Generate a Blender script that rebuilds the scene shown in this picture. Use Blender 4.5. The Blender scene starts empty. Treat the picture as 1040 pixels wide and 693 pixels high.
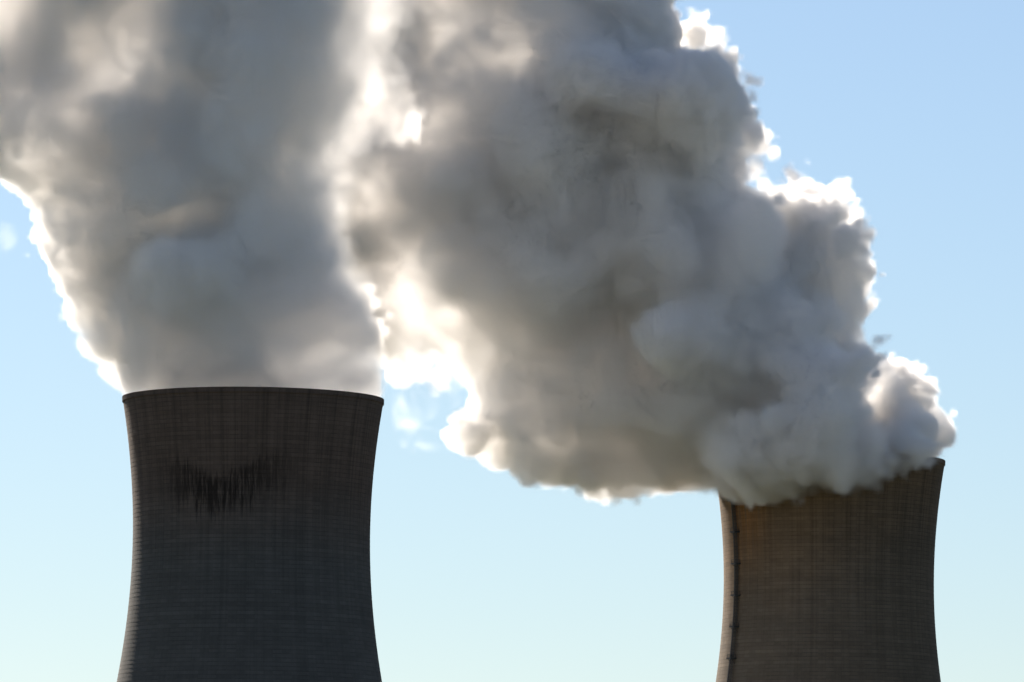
import bpy, math, time
import numpy as np
from mathutils import Vector, Matrix, Euler
try:
    import openvdb as vdb
except ImportError:
    import pyopenvdb as vdb

S = bpy.context.scene
COL = S.collection
R = math.radians

# ------------------------------------------------------------------ camera
PW, PH, F = 1040.0, 693.0, 6840.0           # photograph size and focal length in its pixels
EYE = Vector((0, 0, 2.0))
PITCH, ROLL = math.atan((1019 - PH / 2) / F), R(0.5)
cd = bpy.data.cameras.new("camera")
cam = bpy.data.objects.new("camera", cd); COL.objects.link(cam)
cd.sensor_width = 36.0; cd.lens = F / PW * 36.0
cd.clip_start = 1.0; cd.clip_end = 60000
cam.matrix_world = Matrix.Translation(EYE) @ Matrix.Rotation(R(90) + PITCH, 4, 'X') @ Matrix.Rotation(ROLL, 4, 'Z')
S.camera = cam
CM = cam.matrix_world.to_3x3()

def at(px, py, dist):
    """world point that the photograph's pixel shows at distance y = dist"""
    d = CM @ Vector(((px - PW / 2) / F, (PH / 2 - py) / F, -1.0))
    return EYE + d * ((dist - EYE.y) / d.y)

# ------------------------------------------------------------------ sky and sun
SUN_ELEV, SUN_AZ = R(30), R(-25)            # azimuth from +Y (view direction), negative = to the left
w = bpy.data.worlds.new("World"); S.world = w; w.use_nodes = True
nt = w.node_tree; bg = nt.nodes['Background']
sky = nt.nodes.new('ShaderNodeTexSky'); sky.sky_type = 'NISHITA'; sky.sun_disc = False
sky.sun_elevation = SUN_ELEV; sky.sun_rotation = SUN_AZ
sky.altitude = 0; sky.air_density = 1.0; sky.dust_density = 0.12; sky.ozone_density = 4.2
hs = nt.nodes.new('ShaderNodeHueSaturation'); hs.inputs['Saturation'].default_value = .86
nt.links.new(sky.outputs[0], hs.inputs['Color']); wb = nt.nodes.new('ShaderNodeMix'); wb.data_type = 'RGBA'; wb.blend_type = 'MULTIPLY'; wb.inputs[0].default_value = 1
wb.inputs[7].default_value = (.955, .972, 1.012, 1); nt.links.new(hs.outputs[0], wb.inputs[6]); nt.links.new(wb.outputs[2], bg.inputs[0]); bg.inputs[1].default_value = 0.05
sl = bpy.data.lights.new("sun", 'SUN'); sl.energy = 5.0; sl.angle = R(0.53); sl.color = (1, .90, .78)
sun = bpy.data.objects.new("sun", sl); COL.objects.link(sun)
sdir = Vector((math.sin(SUN_AZ) * math.cos(SUN_ELEV), math.cos(SUN_AZ) * math.cos(SUN_ELEV), math.sin(SUN_ELEV)))
sun.rotation_euler = sdir.to_track_quat('Z', 'Y').to_euler()
sun.location = (0, 0, 400)

S.view_settings.view_transform = 'Standard'; S.view_settings.look = 'None'
S.view_settings.gamma = 1; S.view_settings.use_curve_mapping = False
S.view_settings.exposure = 0.98
S.render.engine = 'CYCLES'
cy = S.cycles
cy.max_bounces = 20; cy.volume_bounces = 18; cy.diffuse_bounces = 3
cy.transparent_max_bounces = 64; cy.volume_step_rate = 4.0; cy.volume_max_steps = 256
ANISO = .52; ALBEDO = (.9995, .9930, .9865, 1)
cy.use_denoising = True
cy.use_adaptive_sampling = True; cy.adaptive_threshold = 0.04

# ------------------------------------------------------------------ helpers
def mesh_obj(name, verts, faces, mat=None, parent=None, smooth=False):
    me = bpy.data.meshes.new(name)
    verts = np.asarray(verts, dtype=np.float32)
    if isinstance(faces, np.ndarray):
        n, k = faces.shape
        me.vertices.add(len(verts)); me.vertices.foreach_set('co', verts.ravel())
        me.loops.add(n * k); me.loops.foreach_set('vertex_index', faces.ravel().astype(np.int32))
        me.polygons.add(n); me.polygons.foreach_set('loop_start', (np.arange(n) * k).astype(np.int32))
        me.update(calc_edges=True)
    else:
        me.from_pydata(verts.tolist(), [], faces); me.update()
    me.polygons.foreach_set('use_smooth', np.full(len(me.polygons), smooth))
    if mat: me.materials.append(mat)
    o = bpy.data.objects.new(name, me); COL.objects.link(o)
    if parent: o.parent = parent
    return o

def tag(o, label=None, cat=None, group=None, kind=None):
    for k, v in (('label', label), ('category', cat), ('group', group), ('kind', kind)):
        if v: o[k] = v
    return o

class N:
    """tiny node-tree writer"""
    def __init__(s, nt): s.nt = nt
    def new(s, t, **kw):
        n = s.nt.nodes.new(t)
        for k, v in kw.items(): setattr(n, k, v)
        return n
    def put(s, sock, v):
        if hasattr(v, 'is_output'): s.nt.links.new(v, sock)
        elif v is not None: sock.default_value = v
    def math(s, op, a, b=None, c=None, clamp=False):
        n = s.new('ShaderNodeMath', operation=op, use_clamp=clamp)
        for i, v in enumerate((a, b, c)):
            if v is not None: s.put(n.inputs[i], v)
        return n.outputs[0]
    def remap(s, v, a, b, c=0.0, d=1.0, smooth=True):
        n = s.new('ShaderNodeMapRange', interpolation_type='SMOOTHSTEP' if smooth else 'LINEAR')
        for i, x in enumerate((v, a, b, c, d)): s.put(n.inputs[i], x)
        return n.outputs[0]
    def noise(s, vec, scale, detail=3, rough=.55, dim='3D'):
        n = s.new('ShaderNodeTexNoise', noise_dimensions=dim)
        s.put(n.inputs['Vector'], vec)
        n.inputs['Scale'].default_value = scale; n.inputs['Detail'].default_value = detail
        n.inputs['Roughness'].default_value = rough
        return n.outputs[0]
    def comb(s, x, y, z):
        n = s.new('ShaderNodeCombineXYZ')
        for i, v in enumerate((x, y, z)): s.put(n.inputs[i], v)
        return n.outputs[0]
    def mix(s, f, a, b):
        n = s.new('ShaderNodeMix', data_type='RGBA')
        s.put(n.inputs[0], f); s.put(n.inputs[6], a); s.put(n.inputs[7], b)
        return n.outputs[2]

# ------------------------------------------------------------------ ground
def ground_material():
    m = bpy.data.materials.new('field'); m.use_nodes = True
    n = N(m.node_tree); b = m.node_tree.nodes['Principled BSDF']
    tc = n.new('ShaderNodeTexCoord').outputs['Object']
    a = n.noise(tc, .004, 6); c = n.noise(tc, .08, 6)
    col = n.mix(n.remap(a, .35, .65), (.045, .06, .025, 1), (.10, .085, .05, 1))
    col = n.mix(n.remap(c, .4, .7, 0, .6), col, (.03, .045, .018, 1))
    n.put(b.inputs['Base Color'], col); b.inputs['Roughness'].default_value = .95
    return m
G = 30000
tag(mesh_obj('ground', [(-G, -G, 0), (G, -G, 0), (G, G, 0), (-G, G, 0)], [(0, 1, 2, 3)], ground_material()), kind='structure')

# ------------------------------------------------------------------ cooling towers
LIFT = 1.13
A_WAIST, B_SLOPE, DROP = 31.75, 79.0, 37.0    # throat radius, hyperbola slope, throat below rim

def concrete(name, lean):
    m = bpy.data.materials.new(name); m.use_nodes = True
    n = N(m.node_tree); b = m.node_tree.nodes['Principled BSDF']
    tc = n.new('ShaderNodeTexCoord').outputs['Object']
    sep = n.new('ShaderNodeSeparateXYZ'); n.put(sep.inputs[0], tc)
    x, y, z = sep.outputs                       # z = 0 at the rim
    th = n.math('ARCTAN2', x, n.math('MULTIPLY', y, -1.0))      # 0 faces the camera, + to the right
    arc = n.math('MULTIPLY', th, 34.0)
    uv = n.comb(arc, 0.0, z)
    # cloudy weathering, vertical wash streaks, lift bands, formwork panels
    big = n.noise(uv, .045, 5, .6)
    streak = n.noise(n.comb(n.math('MULTIPLY', arc, 1.0), 0.0, n.math('MULTIPLY', z, .045)), .9, 4, .65)
    row = n.math('FLOOR', n.math('DIVIDE', z, LIFT)); cell = n.math('FLOOR', n.math('DIVIDE', arc, 2.4))
    wn = n.new('ShaderNodeTexWhiteNoise', noise_dimensions='1D'); n.put(wn.inputs['W'], row)
    wn2 = n.new('ShaderNodeTexWhiteNoise', noise_dimensions='2D'); n.put(wn2.inputs['Vector'], n.comb(row, cell, 0.0))
    fz = n.math('FRACT', n.math('DIVIDE', z, LIFT)); fa = n.math('FRACT', n.math('DIVIDE', arc, 2.4))
    jz = n.remap(n.math('ABSOLUTE', n.math('SUBTRACT', fz, .5)), .36, .47)
    ja = n.remap(n.math('ABSOLUTE', n.math('SUBTRACT', fa, .5)), .42, .49)
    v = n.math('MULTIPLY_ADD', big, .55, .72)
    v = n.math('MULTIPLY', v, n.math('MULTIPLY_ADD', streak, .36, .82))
    v = n.math('MULTIPLY', v, n.math('MULTIPLY_ADD', wn.outputs[0], .14, .93))
    v = n.math('MULTIPLY', v, n.math('MULTIPLY_ADD', wn2.outputs[0], .16, .92))
    v = n.math('MULTIPLY', v, n.math('SUBTRACT', 1.0, n.math('MULTIPLY', n.math('MULTIPLY', jz, wn2.outputs[0]), .34)))
    v = n.math('MULTIPLY', v, n.math('SUBTRACT', 1.0, n.math('MULTIPLY', n.math('MULTIPLY', ja, wn.outputs[0]), .08)))
    run = n.noise(n.comb(arc, 0.0, n.math('MULTIPLY', z, .012)), .35, 6, .75)   # long washes down from the rim
    v = n.math('MULTIPLY', v, n.math('SUBTRACT', 1.0, n.math('MULTIPLY', n.remap(run, .42, .7), n.remap(z, -75, 0, .1, .45))))
    patch = n.noise(n.comb(n.math('MULTIPLY', arc, .35), 0.0, z), .35, 4, .6)
    v = n.math('MULTIPLY', v, n.math('MULTIPLY_ADD', patch, .45, .78))
    speck = n.noise(tc, 1.6, 3, .7)
    v = n.math('MULTIPLY', v, n.math('MULTIPLY_ADD', speck, .3, .85))
    if lean == 'left':
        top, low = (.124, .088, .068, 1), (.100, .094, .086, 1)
        base = n.mix(n.remap(n.math('MULTIPLY_ADD', big, 14.0, z), -42, -12), low, top)
        # soot-black wash marks in a shallow V below the rim, ragged streaks up and down
        jag = n.noise(n.comb(arc, 0.0, 0.0), .55, 5, .8)
        jag2 = n.noise(n.comb(n.math('ADD', arc, 40.0), 0.0, 0.0), .45, 5, .8)
        vee = n.math('MULTIPLY', n.math('ABSOLUTE', n.math('ADD', arc, 8.5)), .40)
        upper = n.math('ADD', n.math('MULTIPLY_ADD', jag, 20.0, -33.0), vee)
        lower = n.math('ADD', n.math('MULTIPLY_ADD', jag2, -34.0, -19.5), vee)
        inside = n.math('MULTIPLY', n.remap(n.math('SUBTRACT', upper, z), -.8, 2.5), n.remap(n.math('SUBTRACT', z, lower), 0.0, 6.0))
        side = n.math('MULTIPLY', n.remap(arc, -32, -14), n.remap(arc, 20, -3))
        dark = n.math('MULTIPLY', n.math('MULTIPLY', inside, side), n.remap(n.noise(n.comb(arc, 0.0, n.math('MULTIPLY', z, .08)), 1.1, 4, .75), .36, .56))
        v = n.math('MULTIPLY', v, n.math('SUBTRACT', 1.0, n.math('MULTIPLY', dark, .76)))
    else:
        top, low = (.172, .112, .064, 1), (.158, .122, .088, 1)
        base = n.mix(n.remap(n.math('MULTIPLY_ADD', big, 30.0, n.math('MULTIPLY_ADD', arc, -.35, z)), -35, 8), low, top)
        rust = n.math('MULTIPLY', n.remap(arc, -44, -33), n.remap(arc, -18, -30))
        rust = n.math('MULTIPLY', rust, n.remap(z, -42, -8))
        rust = n.math('MULTIPLY', rust, n.remap(streak, .25, .6))
        base = n.mix(rust, base, (.27, .125, .04, 1))
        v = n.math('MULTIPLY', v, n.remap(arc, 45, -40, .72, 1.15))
    vm = n.new('ShaderNodeVectorMath', operation='SCALE'); n.put(vm.inputs[0], base); n.put(vm.inputs['Scale'], v)
    n.put(b.inputs['Base Color'], vm.outputs[0])
    b.inputs['Roughness'].default_value = .92; b.inputs['Specular IOR Level'].default_value = .2
    bp = n.new('ShaderNodeBump'); bp.inputs['Strength'].default_value = .6; bp.inputs['Distance'].default_value = .06
    n.put(bp.inputs['Height'], n.math('SUBTRACT', speck, n.math('MULTIPLY', n.math('ADD', jz, ja), .2)))
    n.put(b.inputs['Normal'], bp.outputs[0])
    return m

def simple(name, col, rough=.7, metal=0.0):
    m = bpy.data.materials.new(name); m.use_nodes = True
    n = N(m.node_tree); b = m.node_tree.nodes['Principled BSDF']
    tc = n.new('ShaderNodeTexCoord').outputs['Object']
    f = n.noise(tc, 2.0, 4)
    n.put(b.inputs['Base Color'], n.mix(f, tuple(c * .6 for c in col) + (1,), tuple(min(1, c * 1.3) for c in col) + (1,)))
    b.inputs['Roughness'].default_value = rough; b.inputs['Metallic'].default_value = metal
    return m

def rad(z):                                    # outer radius, z measured from the rim downwards (negative)
    return A_WAIST * math.sqrt(1 + ((z + DROP) / B_SLOPE) ** 2)

def revolve(profile, seg=288):
    prof = np.array(profile, dtype=np.float64); k = len(prof)
    t = np.linspace(0, 2 * math.pi, seg, endpoint=False)
    v = np.stack([np.outer(np.cos(t), prof[:, 0]), np.outer(np.sin(t), prof[:, 0]), np.outer(np.ones(seg), prof[:, 1])], -1).reshape(-1, 3)
    i, j = np.meshgrid(np.arange(seg), np.arange(k - 1), indexing='ij')
    a = i * k + j; b2 = ((i + 1) % seg) * k + j
    return v, np.stack([a, b2, b2 + 1, a + 1], -1).reshape(-1, 4)

def tower(loc, height, lean, label, mat):
    root = bpy.data.objects.new('cooling_tower', None); COL.objects.link(root)
    root.location = (loc.x, loc.y, 0); root.empty_display_size = 10
    tag(root, label, 'cooling tower', 'concrete cooling towers')
    lr = np.random.default_rng(3)               # each poured lift steps out a little and has a groove at its foot
    outer = []
    z = -1.4
    while z > -height + 9:
        rc = .01 + .03 * float(lr.random()); r = rad(z)
        outer += [(r, z), (rad(z - LIFT * .82) + rc * .55, z - LIFT * .80), (rad(z - LIFT) - rc * .5, z - LIFT * .93)]
        z -= LIFT
    zb = z
    inner = [(rad(zz) - .35, zz) for zz in np.linspace(zb, -1.4, 60)]
    prof = [(p[0], p[1]) for p in outer] + [(rad(zb), zb)] + inner
    v, f = revolve(prof[::-1])
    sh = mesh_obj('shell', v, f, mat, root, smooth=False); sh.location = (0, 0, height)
    r0 = rad(0)
    v, f = revolve([(r0 - .75, -1.6), (r0 - .75, 0), (r0 + .05, 0), (r0 + .08, -.08), (r0 + .05, -1.25), (r0 - .1, -1.45), (r0 - .75, -1.6)][::-1])
    rim = mesh_obj('rim', v, f, mat, root); rim.location = (0, 0, height)
    # raking legs that carry the shell over the air inlet
    vs, fs = [], []
    rb, rg = rad(zb) - .2, rad(-height) + 1.0
    nleg = 44
    for k in range(nleg):
        a0 = 2 * math.pi * k / nleg
        for s in (-.5, .5):
            a1 = a0 + s * 2 * math.pi / nleg
            p0 = Vector((math.cos(a0) * rb, math.sin(a0) * rb, height + zb + .2)); p1 = Vector((math.cos(a1) * rg, math.sin(a1) * rg, -.2))
            q = (p1 - p0).to_track_quat('Z', 'Y'); L = (p1 - p0).length; o = len(vs)
            for zz in (0, L):
                for c in range(8):
                    t = math.pi / 4 * c
                    vs.append(p0 + q @ Vector((.42 * math.cos(t), .42 * math.sin(t), zz)))
            fs += [(o + c, o + (c + 1) % 8, o + 8 + (c + 1) % 8, o + 8 + c) for c in range(8)]
    legs = mesh_obj('leg', [tuple(p) for p in vs], fs, mat, root); legs['kind'] = 'stuff'
    return root

D1, D2 = 1800.0, 2034.0
p1, p2 = at(257.2, 405.0, D1), at(842.2, 468.0, D2)
H1, H2 = p1.z, p2.z
M1, M2 = concrete('weathered concrete', 'left'), concrete('rust stained concrete', 'right')
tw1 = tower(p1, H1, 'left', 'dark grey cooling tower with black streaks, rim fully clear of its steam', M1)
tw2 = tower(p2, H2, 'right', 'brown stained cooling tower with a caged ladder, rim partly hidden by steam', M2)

def box(vs, fs, c, ax, ay, az):
    o = len(vs)
    for sx, sy, sz in ((-1,-1,-1),(1,-1,-1),(1,1,-1),(-1,1,-1),(-1,-1,1),(1,-1,1),(1,1,1),(-1,1,1)):
        vs.append(tuple(c + ax * sx + ay * sy + az * sz))
    fs += [tuple(o + i for i in q) for q in ((0,3,2,1),(4,5,6,7),(0,1,5,4),(1,2,6,5),(2,3,7,6),(3,0,4,7))]

def ladder(root, H, phi):
    """caged ladder up the outside with a rest platform every 9.5 m; phi from the camera-facing side, + right"""
    steel = simple('dark painted steel', (.03, .028, .026), .6)
    out = Vector((math.sin(phi), -math.cos(phi), 0)); side = Vector((math.cos(phi), math.sin(phi), 0)); up = Vector((0, 0, 1))
    vs, fs = [], []
    zs = np.arange(2.0, H - 1.0, 1.0)
    P = lambda z, off: out * (rad(z - H) + off) + up * z
    for z in zs:
        a, b = P(z, .45), P(z + 1.0, .45); d = (b - a) * .5; mid = (a + b) / 2
        for s in (-.32, .32): box(vs, fs, mid + side * s, side * .05, out * .05, d)
        for k in range(3): box(vs, fs, a + (b - a) * (k / 3) , side * .3, out * .025, up * .025)
        for ang in np.linspace(0, math.pi, 7):  # safety cage bars
            q = side * (.62 * math.cos(ang)) + out * (.25 + .7 * math.sin(ang))
            box(vs, fs, mid + q, side * .09, out * .05, d)
        for ang in np.linspace(0, math.pi, 9)[:-1]:
            a0, a1 = ang, ang + math.pi / 8
            q0 = side * (.62 * math.cos(a0)) + out * (.25 + .7 * math.sin(a0)); q1 = side * (.62 * math.cos(a1)) + out * (.25 + .7 * math.sin(a1))
            e = q1 - q0; box(vs, fs, a + (q0 + q1) / 2, e * .52, e.normalized().cross(up) * .03, up * .06)
        box(vs, fs, P(z, .2), side * .03, out * .3, up * .03)
    lad = mesh_obj('access_ladder', vs, fs, steel, root)
    z = H - 4.0
    while z > 8:
        vs, fs = [], []
        c = P(z, .95)
        box(vs, fs, c, side * 1.4, out * .95, up * .22)
        for s in (-1.1, 1.1):
            box(vs, fs, c + side * s + up * 1.15, side * .04, out * .85, up * .05)
            box(vs, fs, c + side * s + up * .6, side * .035, out * .85, up * .04)
            for o_ in (-.8, .8): box(vs, fs, c + side * s + out * o_ + up * .6, side * .05, out * .05, up * .6)
            a, b = c + side * s * .9 - up * .1 + out * .7, P(z - 1.7, .1) + side * s * .9
            box(vs, fs, (a + b) / 2, side * .06, out * .06, (b - a) * .5)
        box(vs, fs, c + out * .85 + up * 1.15, side * 1.15, out * .04, up * .05)
        mesh_obj('rest_platform', vs, fs, steel, lad)
        z -= 9.5
ladder(tw2, H2, -math.asin((842 - 744) / 112.0) )

# ------------------------------------------------------------------ steam
def upm(nc, nf, s, off):
    """matrix that resamples a random lattice (spacing s) to the fine grid with cubic B-splines"""
    M = np.zeros((nf, nc), np.float32)
    x = (np.arange(nf) + off) / s + 1
    i = np.floor(x).astype(int); f = x - i
    wts = [(1 - f) ** 3 / 6, (3 * f ** 3 - 6 * f ** 2 + 4) / 6, (-3 * f ** 3 + 3 * f ** 2 + 3 * f + 1) / 6, f ** 3 / 6]
    for k in range(4): M[np.arange(nf), np.clip(i - 1 + k, 0, nc - 1)] += wts[k]
    return M

def lattice(shape, s, rng, off=0.0):
    n = [int(math.ceil((d + off) / s)) + 5 for d in shape]
    a = rng.standard_normal(n).astype(np.float32)
    a = np.tensordot(upm(n[0], shape[0], s, off), a, (1, 0))
    a = np.tensordot(upm(n[1], shape[1], s, off), a, (1, 1)).transpose(1, 0, 2)
    a = a @ upm(n[2], shape[2], s, off).T
    return (a / .34).astype(np.float32)          # about unit variance

def warp(a, wx, wy, wz):
    """pull a through a displacement field (nearest + linear along each axis), in voxels"""
    I, J, K = np.meshgrid(*[np.arange(n, dtype=np.float32) for n in a.shape], indexing='ij')
    x = np.clip(I + wx, 0, a.shape[0] - 1.001); y = np.clip(J + wy, 0, a.shape[1] - 1.001); z = np.clip(K + wz, 0, a.shape[2] - 1.001)
    i = x.astype(np.int32); j = y.astype(np.int32); k = z.astype(np.int32)
    x -= i; y -= j; z -= k
    base = (i * a.shape[1] + j) * a.shape[2] + k
    A = a.ravel(); s1 = a.shape[2]; s0 = a.shape[1] * s1
    r = np.zeros_like(x)
    for di in (0, 1):
        for dj in (0, 1):
            for dk in (0, 1):
                r += A[base + di * s0 + dj * s1 + dk] * (x if di else 1 - x) * (y if dj else 1 - y) * (z if dk else 1 - z)
    return r

def poly_sdf(P, X, Z):
    """signed distance to a polygon (positive inside)"""
    d = np.full(X.shape, 1e9, np.float32); ins = np.zeros(X.shape, bool)
    for (x0, z0), (x1, z1) in zip(P, P[1:] + P[:1]):
        ex, ez = x1 - x0, z1 - z0
        t = np.clip(((X - x0) * ex + (Z - z0) * ez) / (ex * ex + ez * ez), 0, 1)
        d = np.minimum(d, np.hypot(X - x0 - t * ex, Z - z0 - t * ez))
        c = ((z0 > Z) != (z1 > Z))
        with np.errstate(divide='ignore', invalid='ignore'):
            ins ^= c & (X < (x1 - x0) * (Z - z0) / (z1 - z0 + 1e-12) + x0)
    return np.where(ins, d, -d)

def skin_material():
    """almost unseen hull surface that gives the vapour volume an outline"""
    m = bpy.data.materials.new('plume hull'); m.use_nodes = True
    nt = m.node_tree; nt.nodes.remove(nt.nodes['Principled BSDF']); n = N(nt); out = nt.nodes['Material Output']
    tr = n.new('ShaderNodeBsdfTransparent'); tl = n.new('ShaderNodeBsdfTranslucent'); tl.inputs[0].default_value = (.9, .9, .9, 1)
    mx = n.new('ShaderNodeMixShader'); mx.inputs[0].default_value = .006
    nt.links.new(tr.outputs[0], mx.inputs[1]); nt.links.new(tl.outputs[0], mx.inputs[2])
    nt.links.new(mx.outputs[0], out.inputs['Surface'])
    return m

def steam_material(density):
    m = bpy.data.materials.new('steam'); m.use_nodes = True
    nt = m.node_tree; nt.nodes.remove(nt.nodes['Principled BSDF']); n = N(nt); out = nt.nodes['Material Output']
    pv = n.new('ShaderNodeVolumePrincipled')
    pv.inputs['Color'].default_value = ALBEDO; pv.inputs['Density'].default_value = density
    pv.inputs['Density Attribute'].default_value = 'density'
    pv.inputs['Anisotropy'].default_value = ANISO
    nt.links.new(pv.outputs[0], out.inputs['Volume'])
    return m

SKIN = skin_material()
STEAM = steam_material(1.0)

def volume_nodes(name, data, origin, vox):
    """geometry nodes: a fog volume whose voxels read the computed densities"""
    nx, ny, nz = data.shape
    me = bpy.data.meshes.new(name + ' densities'); me.vertices.add(data.size)
    at_ = me.attributes.new('rho', 'FLOAT', 'POINT'); at_.data.foreach_set('value', np.ascontiguousarray(data, dtype=np.float32).ravel())
    carrier = bpy.data.objects.new(name + ' densities', me)      # data only, never linked to the scene
    g = bpy.data.node_groups.new(name + ' volume', 'GeometryNodeTree')
    g.interface.new_socket('Geometry', in_out='INPUT', socket_type='NodeSocketGeometry')
    g.interface.new_socket('Geometry', in_out='OUTPUT', socket_type='NodeSocketGeometry')
    n = N(g)
    gi, go = n.new('NodeGroupInput'), n.new('NodeGroupOutput')
    oi = n.new('GeometryNodeObjectInfo'); oi.inputs[0].default_value = carrier
    na = n.new('GeometryNodeInputNamedAttribute', data_type='FLOAT'); na.inputs['Name'].default_value = 'rho'
    pos = n.new('GeometryNodeInputPosition'); sp = n.new('ShaderNodeSeparateXYZ'); g.links.new(pos.outputs[0], sp.inputs[0])
    idx = [n.math('ROUND', n.math('DIVIDE', n.math('SUBTRACT', sp.outputs[k], float(origin[k])), vox)) for k in range(3)]
    ii = []
    for k in range(3):                       # integer arithmetic: floats lose exactness past 16 million
        ti = n.new('FunctionNodeFloatToInt', rounding_mode='ROUND'); g.links.new(idx[k], ti.inputs[0]); ii.append(ti.outputs[0])
    def im(op, a, b):
        q = n.new('FunctionNodeIntegerMath', operation=op)
        for i, v in enumerate((a, b)): n.put(q.inputs[i], v)
        return q.outputs[0]
    index = im('ADD', im('MULTIPLY', im('ADD', im('MULTIPLY', ii[0], ny), ii[1]), nz), ii[2])
    si = n.new('GeometryNodeSampleIndex', data_type='FLOAT', domain='POINT', clamp=True)
    g.links.new(oi.outputs['Geometry'], si.inputs['Geometry']); g.links.new(na.outputs[0], si.inputs['Value']); g.links.new(index, si.inputs['Index'])
    vc = n.new('GeometryNodeVolumeCube')
    g.links.new(si.outputs[0], vc.inputs['Density']); vc.inputs['Background'].default_value = 0.0
    vc.inputs['Min'].default_value = [float(v) for v in origin]
    vc.inputs['Max'].default_value = [float(origin[k] + (data.shape[k] - 1) * vox) for k in range(3)]
    for k, a in enumerate(('X', 'Y', 'Z')): vc.inputs['Resolution ' + a].default_value = data.shape[k]
    sm = n.new('GeometryNodeSetMaterial'); sm.inputs['Material'].default_value = STEAM
    g.links.new(vc.outputs[0], sm.inputs[0])
    g.links.new(sm.outputs[0], go.inputs[0])
    return g

def plume(name, D, outline, thick, extra, vox, seed, depth, ymean, label, cut=None, amp=1.0, rho=.56, soft=2.0, face=8.0, mouth=None, skin_at=.6, wisps=(), misty=(), edge_puffs=None):
    """outline: photograph pixels at distance D. thick: (px, py, half thickness in m) control points.
    extra: (px, py, y offset, radius) lumps standing out of the body."""
    t0 = time.time()
    rng = np.random.default_rng(seed)
    W = [at(x, y, D) for x, y in outline]
    P = [(p.x, p.z) for p in W]
    xs = [p[0] for p in P]; zs = [p[1] for p in P]
    pad = 9
    x0, x1, z0, z1 = min(xs) - pad, max(xs) + pad, min(zs) - pad, max(zs) + pad
    y0 = D + ymean - depth
    nx, ny, nz = int((x1 - x0) / vox), int(2 * depth / vox), int((z1 - z0) / vox)
    gx = x0 + np.arange(nx) * vox; gy = y0 + np.arange(ny) * vox; gz = z0 + np.arange(nz) * vox
    X2, Z2 = np.meshgrid(gx, gz, indexing='ij')
    sd = poly_sdf(P, X2, Z2).astype(np.float32)
    # half thickness map from control points (inverse-distance weights)
    tp = [(at(x, y, D), t) for x, y, t in thick]
    num = 0; den = 0
    for p, t in tp:
        wgt = 1 / ((X2 - p.x) ** 2 + (Z2 - p.z) ** 2 + 60) ** 1.6
        num = num + wgt * t; den = den + wgt
    T = num / den
    T = np.minimum(T, 44)
    T *= 1 + .15 * np.clip(lattice((nx, nz, 4), 26 / vox, rng)[:, :, 1], -1.5, 1.5)
    q = np.clip(sd / (T * .95), 0, 1)
    half = T * np.sqrt(np.maximum(1 - (1 - q) ** 2, 0))
    half = np.where(sd > 0, half, 0).astype(np.float32)
    yc = (D + ymean + 5 * lattice((nx, nz, 4), 40 / vox, rng)[:, :, 1]).astype(np.float32)
    # combine in-plane distance with thickness: distance-like inside value
    Y = gy[None, :, None].astype(np.float32)
    dy = half[:, None, :] - np.abs(Y - yc[:, None, :])
    F_ = np.where(sd[:, None, :] > 0, np.minimum(dy, sd[:, None, :] * 1.4 + 0 * dy), sd[:, None, :] - np.abs(Y - yc[:, None, :]) * .6)
    F_ = F_.astype(np.float32)
    prng = np.random.default_rng(seed + 100)
    puffs = [tuple(ex[:4]) + (6.0,) for ex in extra]
    for (ax_, az_), (bx_, bz_) in zip(outline, outline[1:]):     # small puffs bulging along the visible outline
        if max(az_, bz_) < -40 or min(ax_, bx_) < -40 or not edge_puffs: continue
        L = math.hypot(bx_ - ax_, bz_ - az_) * D / F
        for _ in range(max(1, int(L / 4.0))):
            t = prng.random(); r = prng.uniform(1.5, 3.6)
            qx, qz = ax_ + (bx_ - ax_) * t, az_ + (bz_ - az_) * t
            if edge_puffs(qx, qz): puffs.append((qx + prng.normal(0, 3), qz + prng.normal(0, 3), prng.normal(0, 6), r, 1.6))
    for px, py, dyy, r, k in puffs:
        c = at(px, py, D + ymean + dyy); m_ = r + k + 13
        i0, i1 = [int(np.clip(v_, 0, nx)) for v_ in ((c.x - m_ - x0) / vox, (c.x + m_ - x0) / vox + 1)]
        j0, j1 = [int(np.clip(v_, 0, ny)) for v_ in ((c.y - m_ - y0) / vox, (c.y + m_ - y0) / vox + 1)]
        k0, k1 = [int(np.clip(v_, 0, nz)) for v_ in ((c.z - m_ - z0) / vox, (c.z + m_ - z0) / vox + 1)]
        if i1 <= i0 or j1 <= j0 or k1 <= k0: continue
        d = r - np.sqrt((gx[i0:i1, None, None] - c.x) ** 2 + (gy[None, j0:j1, None] - c.y) ** 2 + (gz[None, None, k0:k1] - c.z) ** 2).astype(np.float32)
        sub = F_[i0:i1, j0:j1, k0:k1]
        h = np.clip(.5 + .5 * (sub - d) / k, 0, 1)
        F_[i0:i1, j0:j1, k0:k1] = np.maximum(sub, d * (1 - h) + sub * h + k * h * (1 - h))
    F_ = F_.astype(np.float32)
    sh = F_.shape
    # billows: creased noise on four scales, swollen more away from the mouth
    b = np.zeros(sh, np.float32)
    for s, a_ in ((26, 7.0), (12, 3.7), (6, 2.7), (3.1, 1.9)):
        nse = lattice(sh, s / vox, rng)
        fine = 1.0 if s > 20 else (1 - (.65 if s < 8 else .3) * np.clip((sd - 5) / 14, 0, 1))[:, None, :]   # calmer on the broad faces
        b += a_ * fine * (np.minimum(np.abs(nse), 1.6) - .62)
    # drag the fine structure around with a slow warp so that it wisps
    wf = [lattice(sh, 9 / vox, rng) * (1.6 / vox) for _ in range(3)]
    b = warp(b, *wf); del wf
    b += .9 * lattice(sh, 1.8, rng)
    ampf = np.ones(sh, np.float32)
    if cut is not None:                         # calm column inside the tower mouth
        ampf = cut(gx, gy, gz).astype(np.float32)
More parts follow.
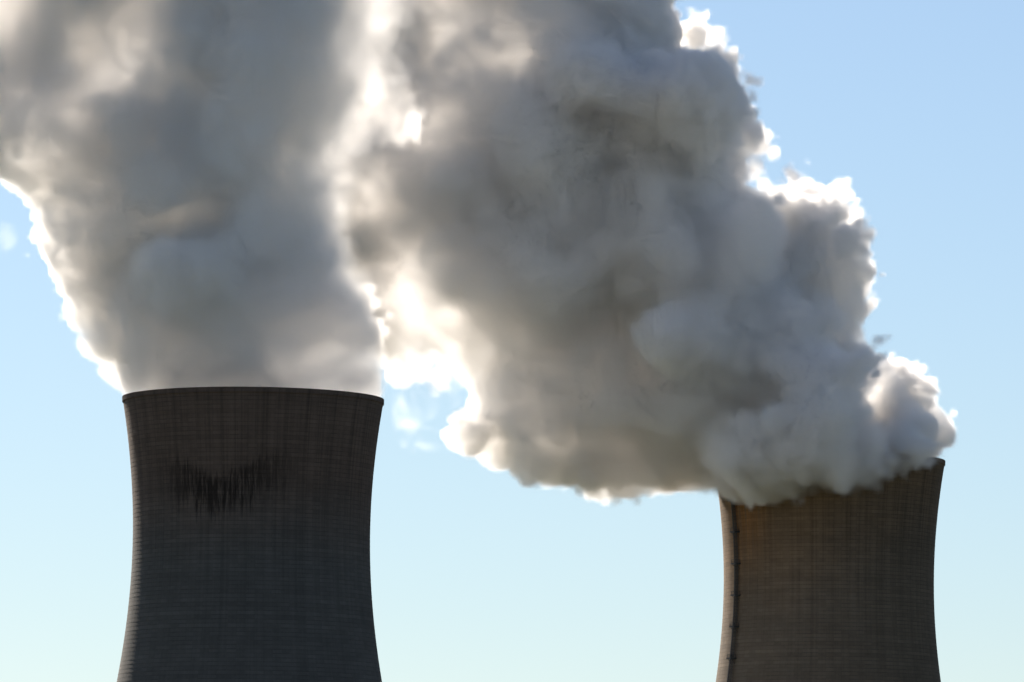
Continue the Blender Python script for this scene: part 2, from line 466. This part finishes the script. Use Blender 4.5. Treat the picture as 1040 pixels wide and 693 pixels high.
    thin = 1 - .6 * np.clip((sd - 6) / 10, 0, 1) * np.clip((22 - T) / 12, 0, 1)      # thin sheets inside the outline stay whole
    F_ = F_ + b * ampf * amp * thin[:, None, :]
    # never touch the grid border
    e = 1.0
    for ax, n_ in enumerate(sh):
        idx = np.arange(n_); ed = np.minimum(idx, n_ - 1 - idx).astype(np.float32) * vox - e
        shp = [1, 1, 1]; shp[ax] = n_
        F_ = np.minimum(F_, ed.reshape(shp))
    if cut is not None:
        F_ = cut.clip(F_, gx, gy, gz)
    # drop crumbs that float free of the body
    n3 = [-(-n_ // 3) * 3 for n_ in sh]
    pool = np.pad(F_, [(0, q_ - n_) for q_, n_ in zip(n3, sh)], constant_values=-9).reshape(n3[0] // 3, 3, n3[1] // 3, 3, n3[2] // 3, 3).max((1, 3, 5))
    m = pool > .7; lab = pool > 9
    for _ in range(150):
        g2 = lab.copy()
        for ax in range(3):
            g2 |= np.roll(lab, 1, ax) | np.roll(lab, -1, ax)
        g2 &= m
        if (g2 == lab).all(): break
        lab = g2
    for _ in range(1):
        for ax in range(3): lab = lab | np.roll(lab, 1, ax) | np.roll(lab, -1, ax)
    big = np.repeat(np.repeat(np.repeat(lab, 3, 0), 3, 1), 3, 2)[:sh[0], :sh[1], :sh[2]]
    F_ = np.where(big, F_, np.minimum(F_, -1.0)).astype(np.float32)
    g = vdb.FloatGrid(-50.0); g.copyFromArray(np.ascontiguousarray(F_ - skin_at).astype(np.float32))
    v, f = g.convertToQuads(0.0)
    v = np.asarray(v, np.float32) * vox + np.array([x0, y0, z0], np.float32); f = np.asarray(f, np.int64)
    o = mesh_obj(name, v, f, SKIN, smooth=True)
    # crisp at the torn outline, a gradual misty skin over the broad faces
    sf = np.minimum(soft + face * np.clip((sd - 4) / 18, 0, 1), np.maximum(.27 * T, soft))
    for px, py, r_, add in misty:
        c = at(px, py, D); sf = sf + add * np.exp(-((X2 - c.x) ** 2 + (Z2 - c.z) ** 2) / r_ ** 2)
    sf = sf[:, None, :].astype(np.float32)
    dens = rho * np.clip(F_ / sf, 0, 1) ** 1.5
    fade = 0
    for px, py, r_, add in misty:            # where the edge dissolves into the vapour behind it
        c = at(px, py, D); fade = np.maximum(fade, np.exp(-((X2 - c.x) ** 2 + (Z2 - c.z) ** 2) / (r_ * 1.3) ** 2))
    if len(misty): dens = dens * (1 - np.clip(fade * 1.4, 0, 1) * (1 - .75 * np.clip((sd - 1) / 18, 0, 1) ** 1.3) * .93)[:, None, :]
    if mouth is not None: dens = dens * (.22 + .78 * np.clip((gz - mouth) / 35, 0, 1))[None, None, :]
    tex = sum(a_ * lattice(sh, s_ / vox, rng) for s_, a_ in ((20, .45), (9, .40), (4.2, .30), (2.1, .18)))
    tex = warp(tex, *[lattice(sh, 10 / vox, rng) * (2.2 / vox) for _ in range(3)])
    dens = dens * np.clip(np.exp(.85 * tex) * .8, .12, 2.2); del tex
    for px, py, rx, ry, depth_, r_ in wisps:      # loose shreds beside the body
        c = at(px, py, D + ymean); sc = D / F
        e_ = 1 - np.sqrt(((gx[:, None, None] - c.x) / (rx * sc)) ** 2 + ((gy[None, :, None] - c.y) / depth_) ** 2 + ((gz[None, None, :] - c.z) / (ry * sc)) ** 2)
        fr = sum(a_ * lattice(sh, s_ / vox, rng) for s_, a_ in ((13, .5), (6.5, .5), (3.2, .42), (1.8, .3)))
        fr = warp(fr, *[lattice(sh, 7 / vox, rng) * (3.5 / vox) for _ in range(3)])
        dens = dens + r_ * np.clip(fr - .25 - .9 * (1 - np.clip(e_ * 1.6, 0, 1)), 0, 1.0) * (e_ > 0)
    vo = bpy.data.objects.new('vapour', bpy.data.volumes.new('vapour')); COL.objects.link(vo); vo.parent = o
    vo.data.materials.append(STEAM)
    md = vo.modifiers.new('fog', 'NODES'); md.node_group = volume_nodes(name, dens, (x0, y0, z0), vox)
    tag(o, label, 'steam plume', 'steam plumes')
    print('plume', sh, len(v), 'verts', round(time.time() - t0, 1), 's')
    return o

class Mouth:
    """holds the steam to the inside of the tower's mouth at rim height and below"""
    def __init__(s, c, H, spill=None, calm=22.0): s.c, s.H, s.spill, s.calm = c, H, spill, calm
    def __call__(s, gx, gy, gz):
        h = np.clip((gz - s.H) / s.calm, 0, 1)
        if s.spill is None: return (.12 + .88 * h)[None, None, :] * np.ones((len(gx), len(gy), 1))
        return (.55 + .45 * h)[None, None, :] * np.ones((len(gx), len(gy), 1))
    def clip(s, F_, gx, gy, gz):
        r = np.hypot(gx[:, None] - s.c.x, gy[None, :] - s.c.y)
        inner = (rad(-2.0) - 1.2 - r)[:, :, None]           # >0 inside the mouth
        below = (gz - s.H)[None, None, :]
        if s.spill is None:
            # under the rim only the inside of the tower; above it may swell gradually
            lim = np.where(below < 0, inner, inner + 1.1 + np.maximum(below, 0) * 1.2)
            F_ = np.minimum(F_, lim)
        else:
            # keep the steam off the shell itself: a thin gap along the wall, free outside and inside
            z = np.clip(gz - s.H, -200, 0); ro = A_WAIST * np.sqrt(1 + ((z + DROP) / B_SLOPE) ** 2)
            ro = ro[None, None, :]; rr = r[:, :, None]
            wall = np.maximum(rr - ro - .25, (ro - 1.0) - rr)   # >0 away from the wall
            F_ = np.where(below < .4, np.minimum(F_, wall), F_)
        bottom = (gz - (s.H - 14))[None, None, :]
        return np.where(r[:, :, None] < 40, np.minimum(F_, np.where(r[:, :, None] < 32, bottom, 99)), F_).astype(np.float32)

# steam from the near tower: rises, leans left, overruns the frame's top and left
o1 = [(126, 402), (122, 385), (117, 362), (114, 345), (111, 325), (107, 300), (99, 280), (76, 262), (44, 238), (22, 210), (0, 190), (-45, 160), (-110, 130),
      (-170, 60), (-190, -60), (-150, -190), (40, -260), (260, -240), (400, -200), (425, -90), (415, 0), (402, 55), (392, 110), (378, 165), (368, 220), (366, 270), (370, 310), (380, 350), (389, 402),
      (384, 450), (131, 450)]
t1 = [(150, 390, 30), (257, 390, 32), (370, 390, 28), (257, 340, 29), (118, 330, 7), (170, 330, 22), (290, 260, 34), (220, 260, 26), (220, 160, 32), (120, 200, 18), (60, 180, 16), (30, 90, 18), (90, 60, 18),
      (200, 60, 36), (300, 60, 40), (330, 200, 30), (0, 0, 13), (318, 60, 22), (318, 0, 20), (312, 130, 24), (400, 0, 10), (388, 50, 10), (375, 110, 10), (360, 170, 9), (410, -80, 14), (250, -100, 40), (-80, 20, 10), (-80, -120, 16), (100, -60, 20)]
e1 = [(200, 270, -30, 11), (260, 230, -36, 12), (300, 300, -30, 10), (170, 190, -26, 12), (240, 120, -36, 14), (262, 60, -36, 13), (120, 120, -22, 10), (60, 140, -14, 8)]
plume('steam_plume', D1, o1, t1, e1, 1.0, 11, 72, 0, 'grey steam rising straight out of the near left tower and drifting left',
      Mouth(Vector((p1.x, p1.y, 0)), H1), mouth=H1 - 5, rho=.44, edge_puffs=lambda x, y: x < 120 and y < 385, misty=[(396, 0, 12, 3), (390, 55, 12, 3), (378, 110, 12, 3), (368, 165, 12, 3), (366, 215, 11, 3), (368, 262, 9, 2), (425, -70, 14, 3)], wisps=[(6, 246, 24, 28, 12, .03)])

# steam from the far tower: blown left over its rim, billowing up behind the other plume
o2 = [(957, 462), (958, 440), (950, 415), (935, 395), (918, 375), (900, 368), (886, 374), (874, 352), (866, 335), (862, 318), (858, 300), (874, 285), (878, 265), (868, 240), (852, 216),
      (830, 198), (800, 190), (775, 192), (765, 188), (758, 166), (738, 135), (722, 105), (707, 75), (694, 45), (694, 20), (690, 0), (680, -60), (660, -150), (560, -240), (380, -250), (230, -200),
      (200, -60), (230, 100), (290, 220), (330, 290), (370, 330), (400, 350), (440, 366), (462, 385), (470, 410), (474, 438), (492, 446), (500, 444), (515, 456), (540, 468), (570, 480), (600, 487),
      (620, 500), (640, 508), (665, 506), (700, 500), (726, 496), (750, 500), (772, 492), (800, 488), (835, 484), (870, 482), (900, 478), (925, 470)]
t2 = [(920, 430, 14), (908, 400, 10), (850, 440, 36), (780, 450, 34), (740, 478, 14), (640, 482, 8), (690, 488, 9), (560, 462, 9), (700, 420, 34), (600, 400, 32), (520, 420, 16), (480, 400, 12), (430, 340, 12), (385, 300, 10), (395, 200, 10), (460, 330, 13),
      (400, 260, 13), (440, 280, 14), (500, 300, 26), (560, 300, 40), (680, 300, 44), (800, 300, 34), (860, 260, 26), (820, 225, 24), (700, 180, 42), (740, 150, 30), (560, 150, 42), (460, 180, 18),
      (400, 120, 10), (350, 100, 10), (310, 200, 10), (300, 60, 10), (330, 0, 9), (360, 240, 8), (430, 60, 11), (475, -8, 10), (465, 45, 19), (620, 30, 34), (690, 60, 20), (350, 0, 18), (350, -120, 25), (560, -120, 40)]
e2 = [(908, 406, -4, 12), (925, 420, -10, 8), (940, 445, -6, 6), (828, 392, -42, 15), (800, 340, -30, 14), (852, 245, -10, 9), (866, 268, -8, 7), (852, 300, -10, 9), (848, 335, -12, 10), (860, 358, -10, 7), (800, 214, -4, 8), (838, 222, -6, 8), (760, 250, -36, 16),
      (820, 440, -42, 12), (760, 440, -38, 12), (690, 350, -42, 14), (700, 120, -36, 14), (600, 80, -34, 12)]
# the skirt that hangs over the front of the rim
edge = [(738, 497), (752, 498), (766, 501), (780, 500), (794, 492), (808, 492), (822, 482), (836, 474), (850, 484), (864, 492), (878, 490), (892, 488), (906, 482), (920, 474), (934, 466)]
for ex, ey in edge:
    dx = (ex - 842) * D2 / F
    r = 7.0 if ex < 900 else 5.5
    yo = -math.sqrt(max(36.0 ** 2 - dx * dx, 0)) - 2.0
    e2.append((ex, ey - r * F / D2 + 3, yo, r))
    e2.append((ex, ey - r * F / D2 - 16, yo + 4, r + 2))
plume('steam_plume', D2, o2, t2, e2, 0.95, 5, 74, 0, 'darker billowing steam blown left across the rim of the far right tower',
      Mouth(Vector((p2.x, p2.y, 0)), H2, spill=True, calm=10), edge_puffs=lambda x, y: y < 512 and not (x > 700 and y > 470), wisps=[(428, 400, 50, 62, 14, .03), (405, 350, 45, 45, 16, .04)])
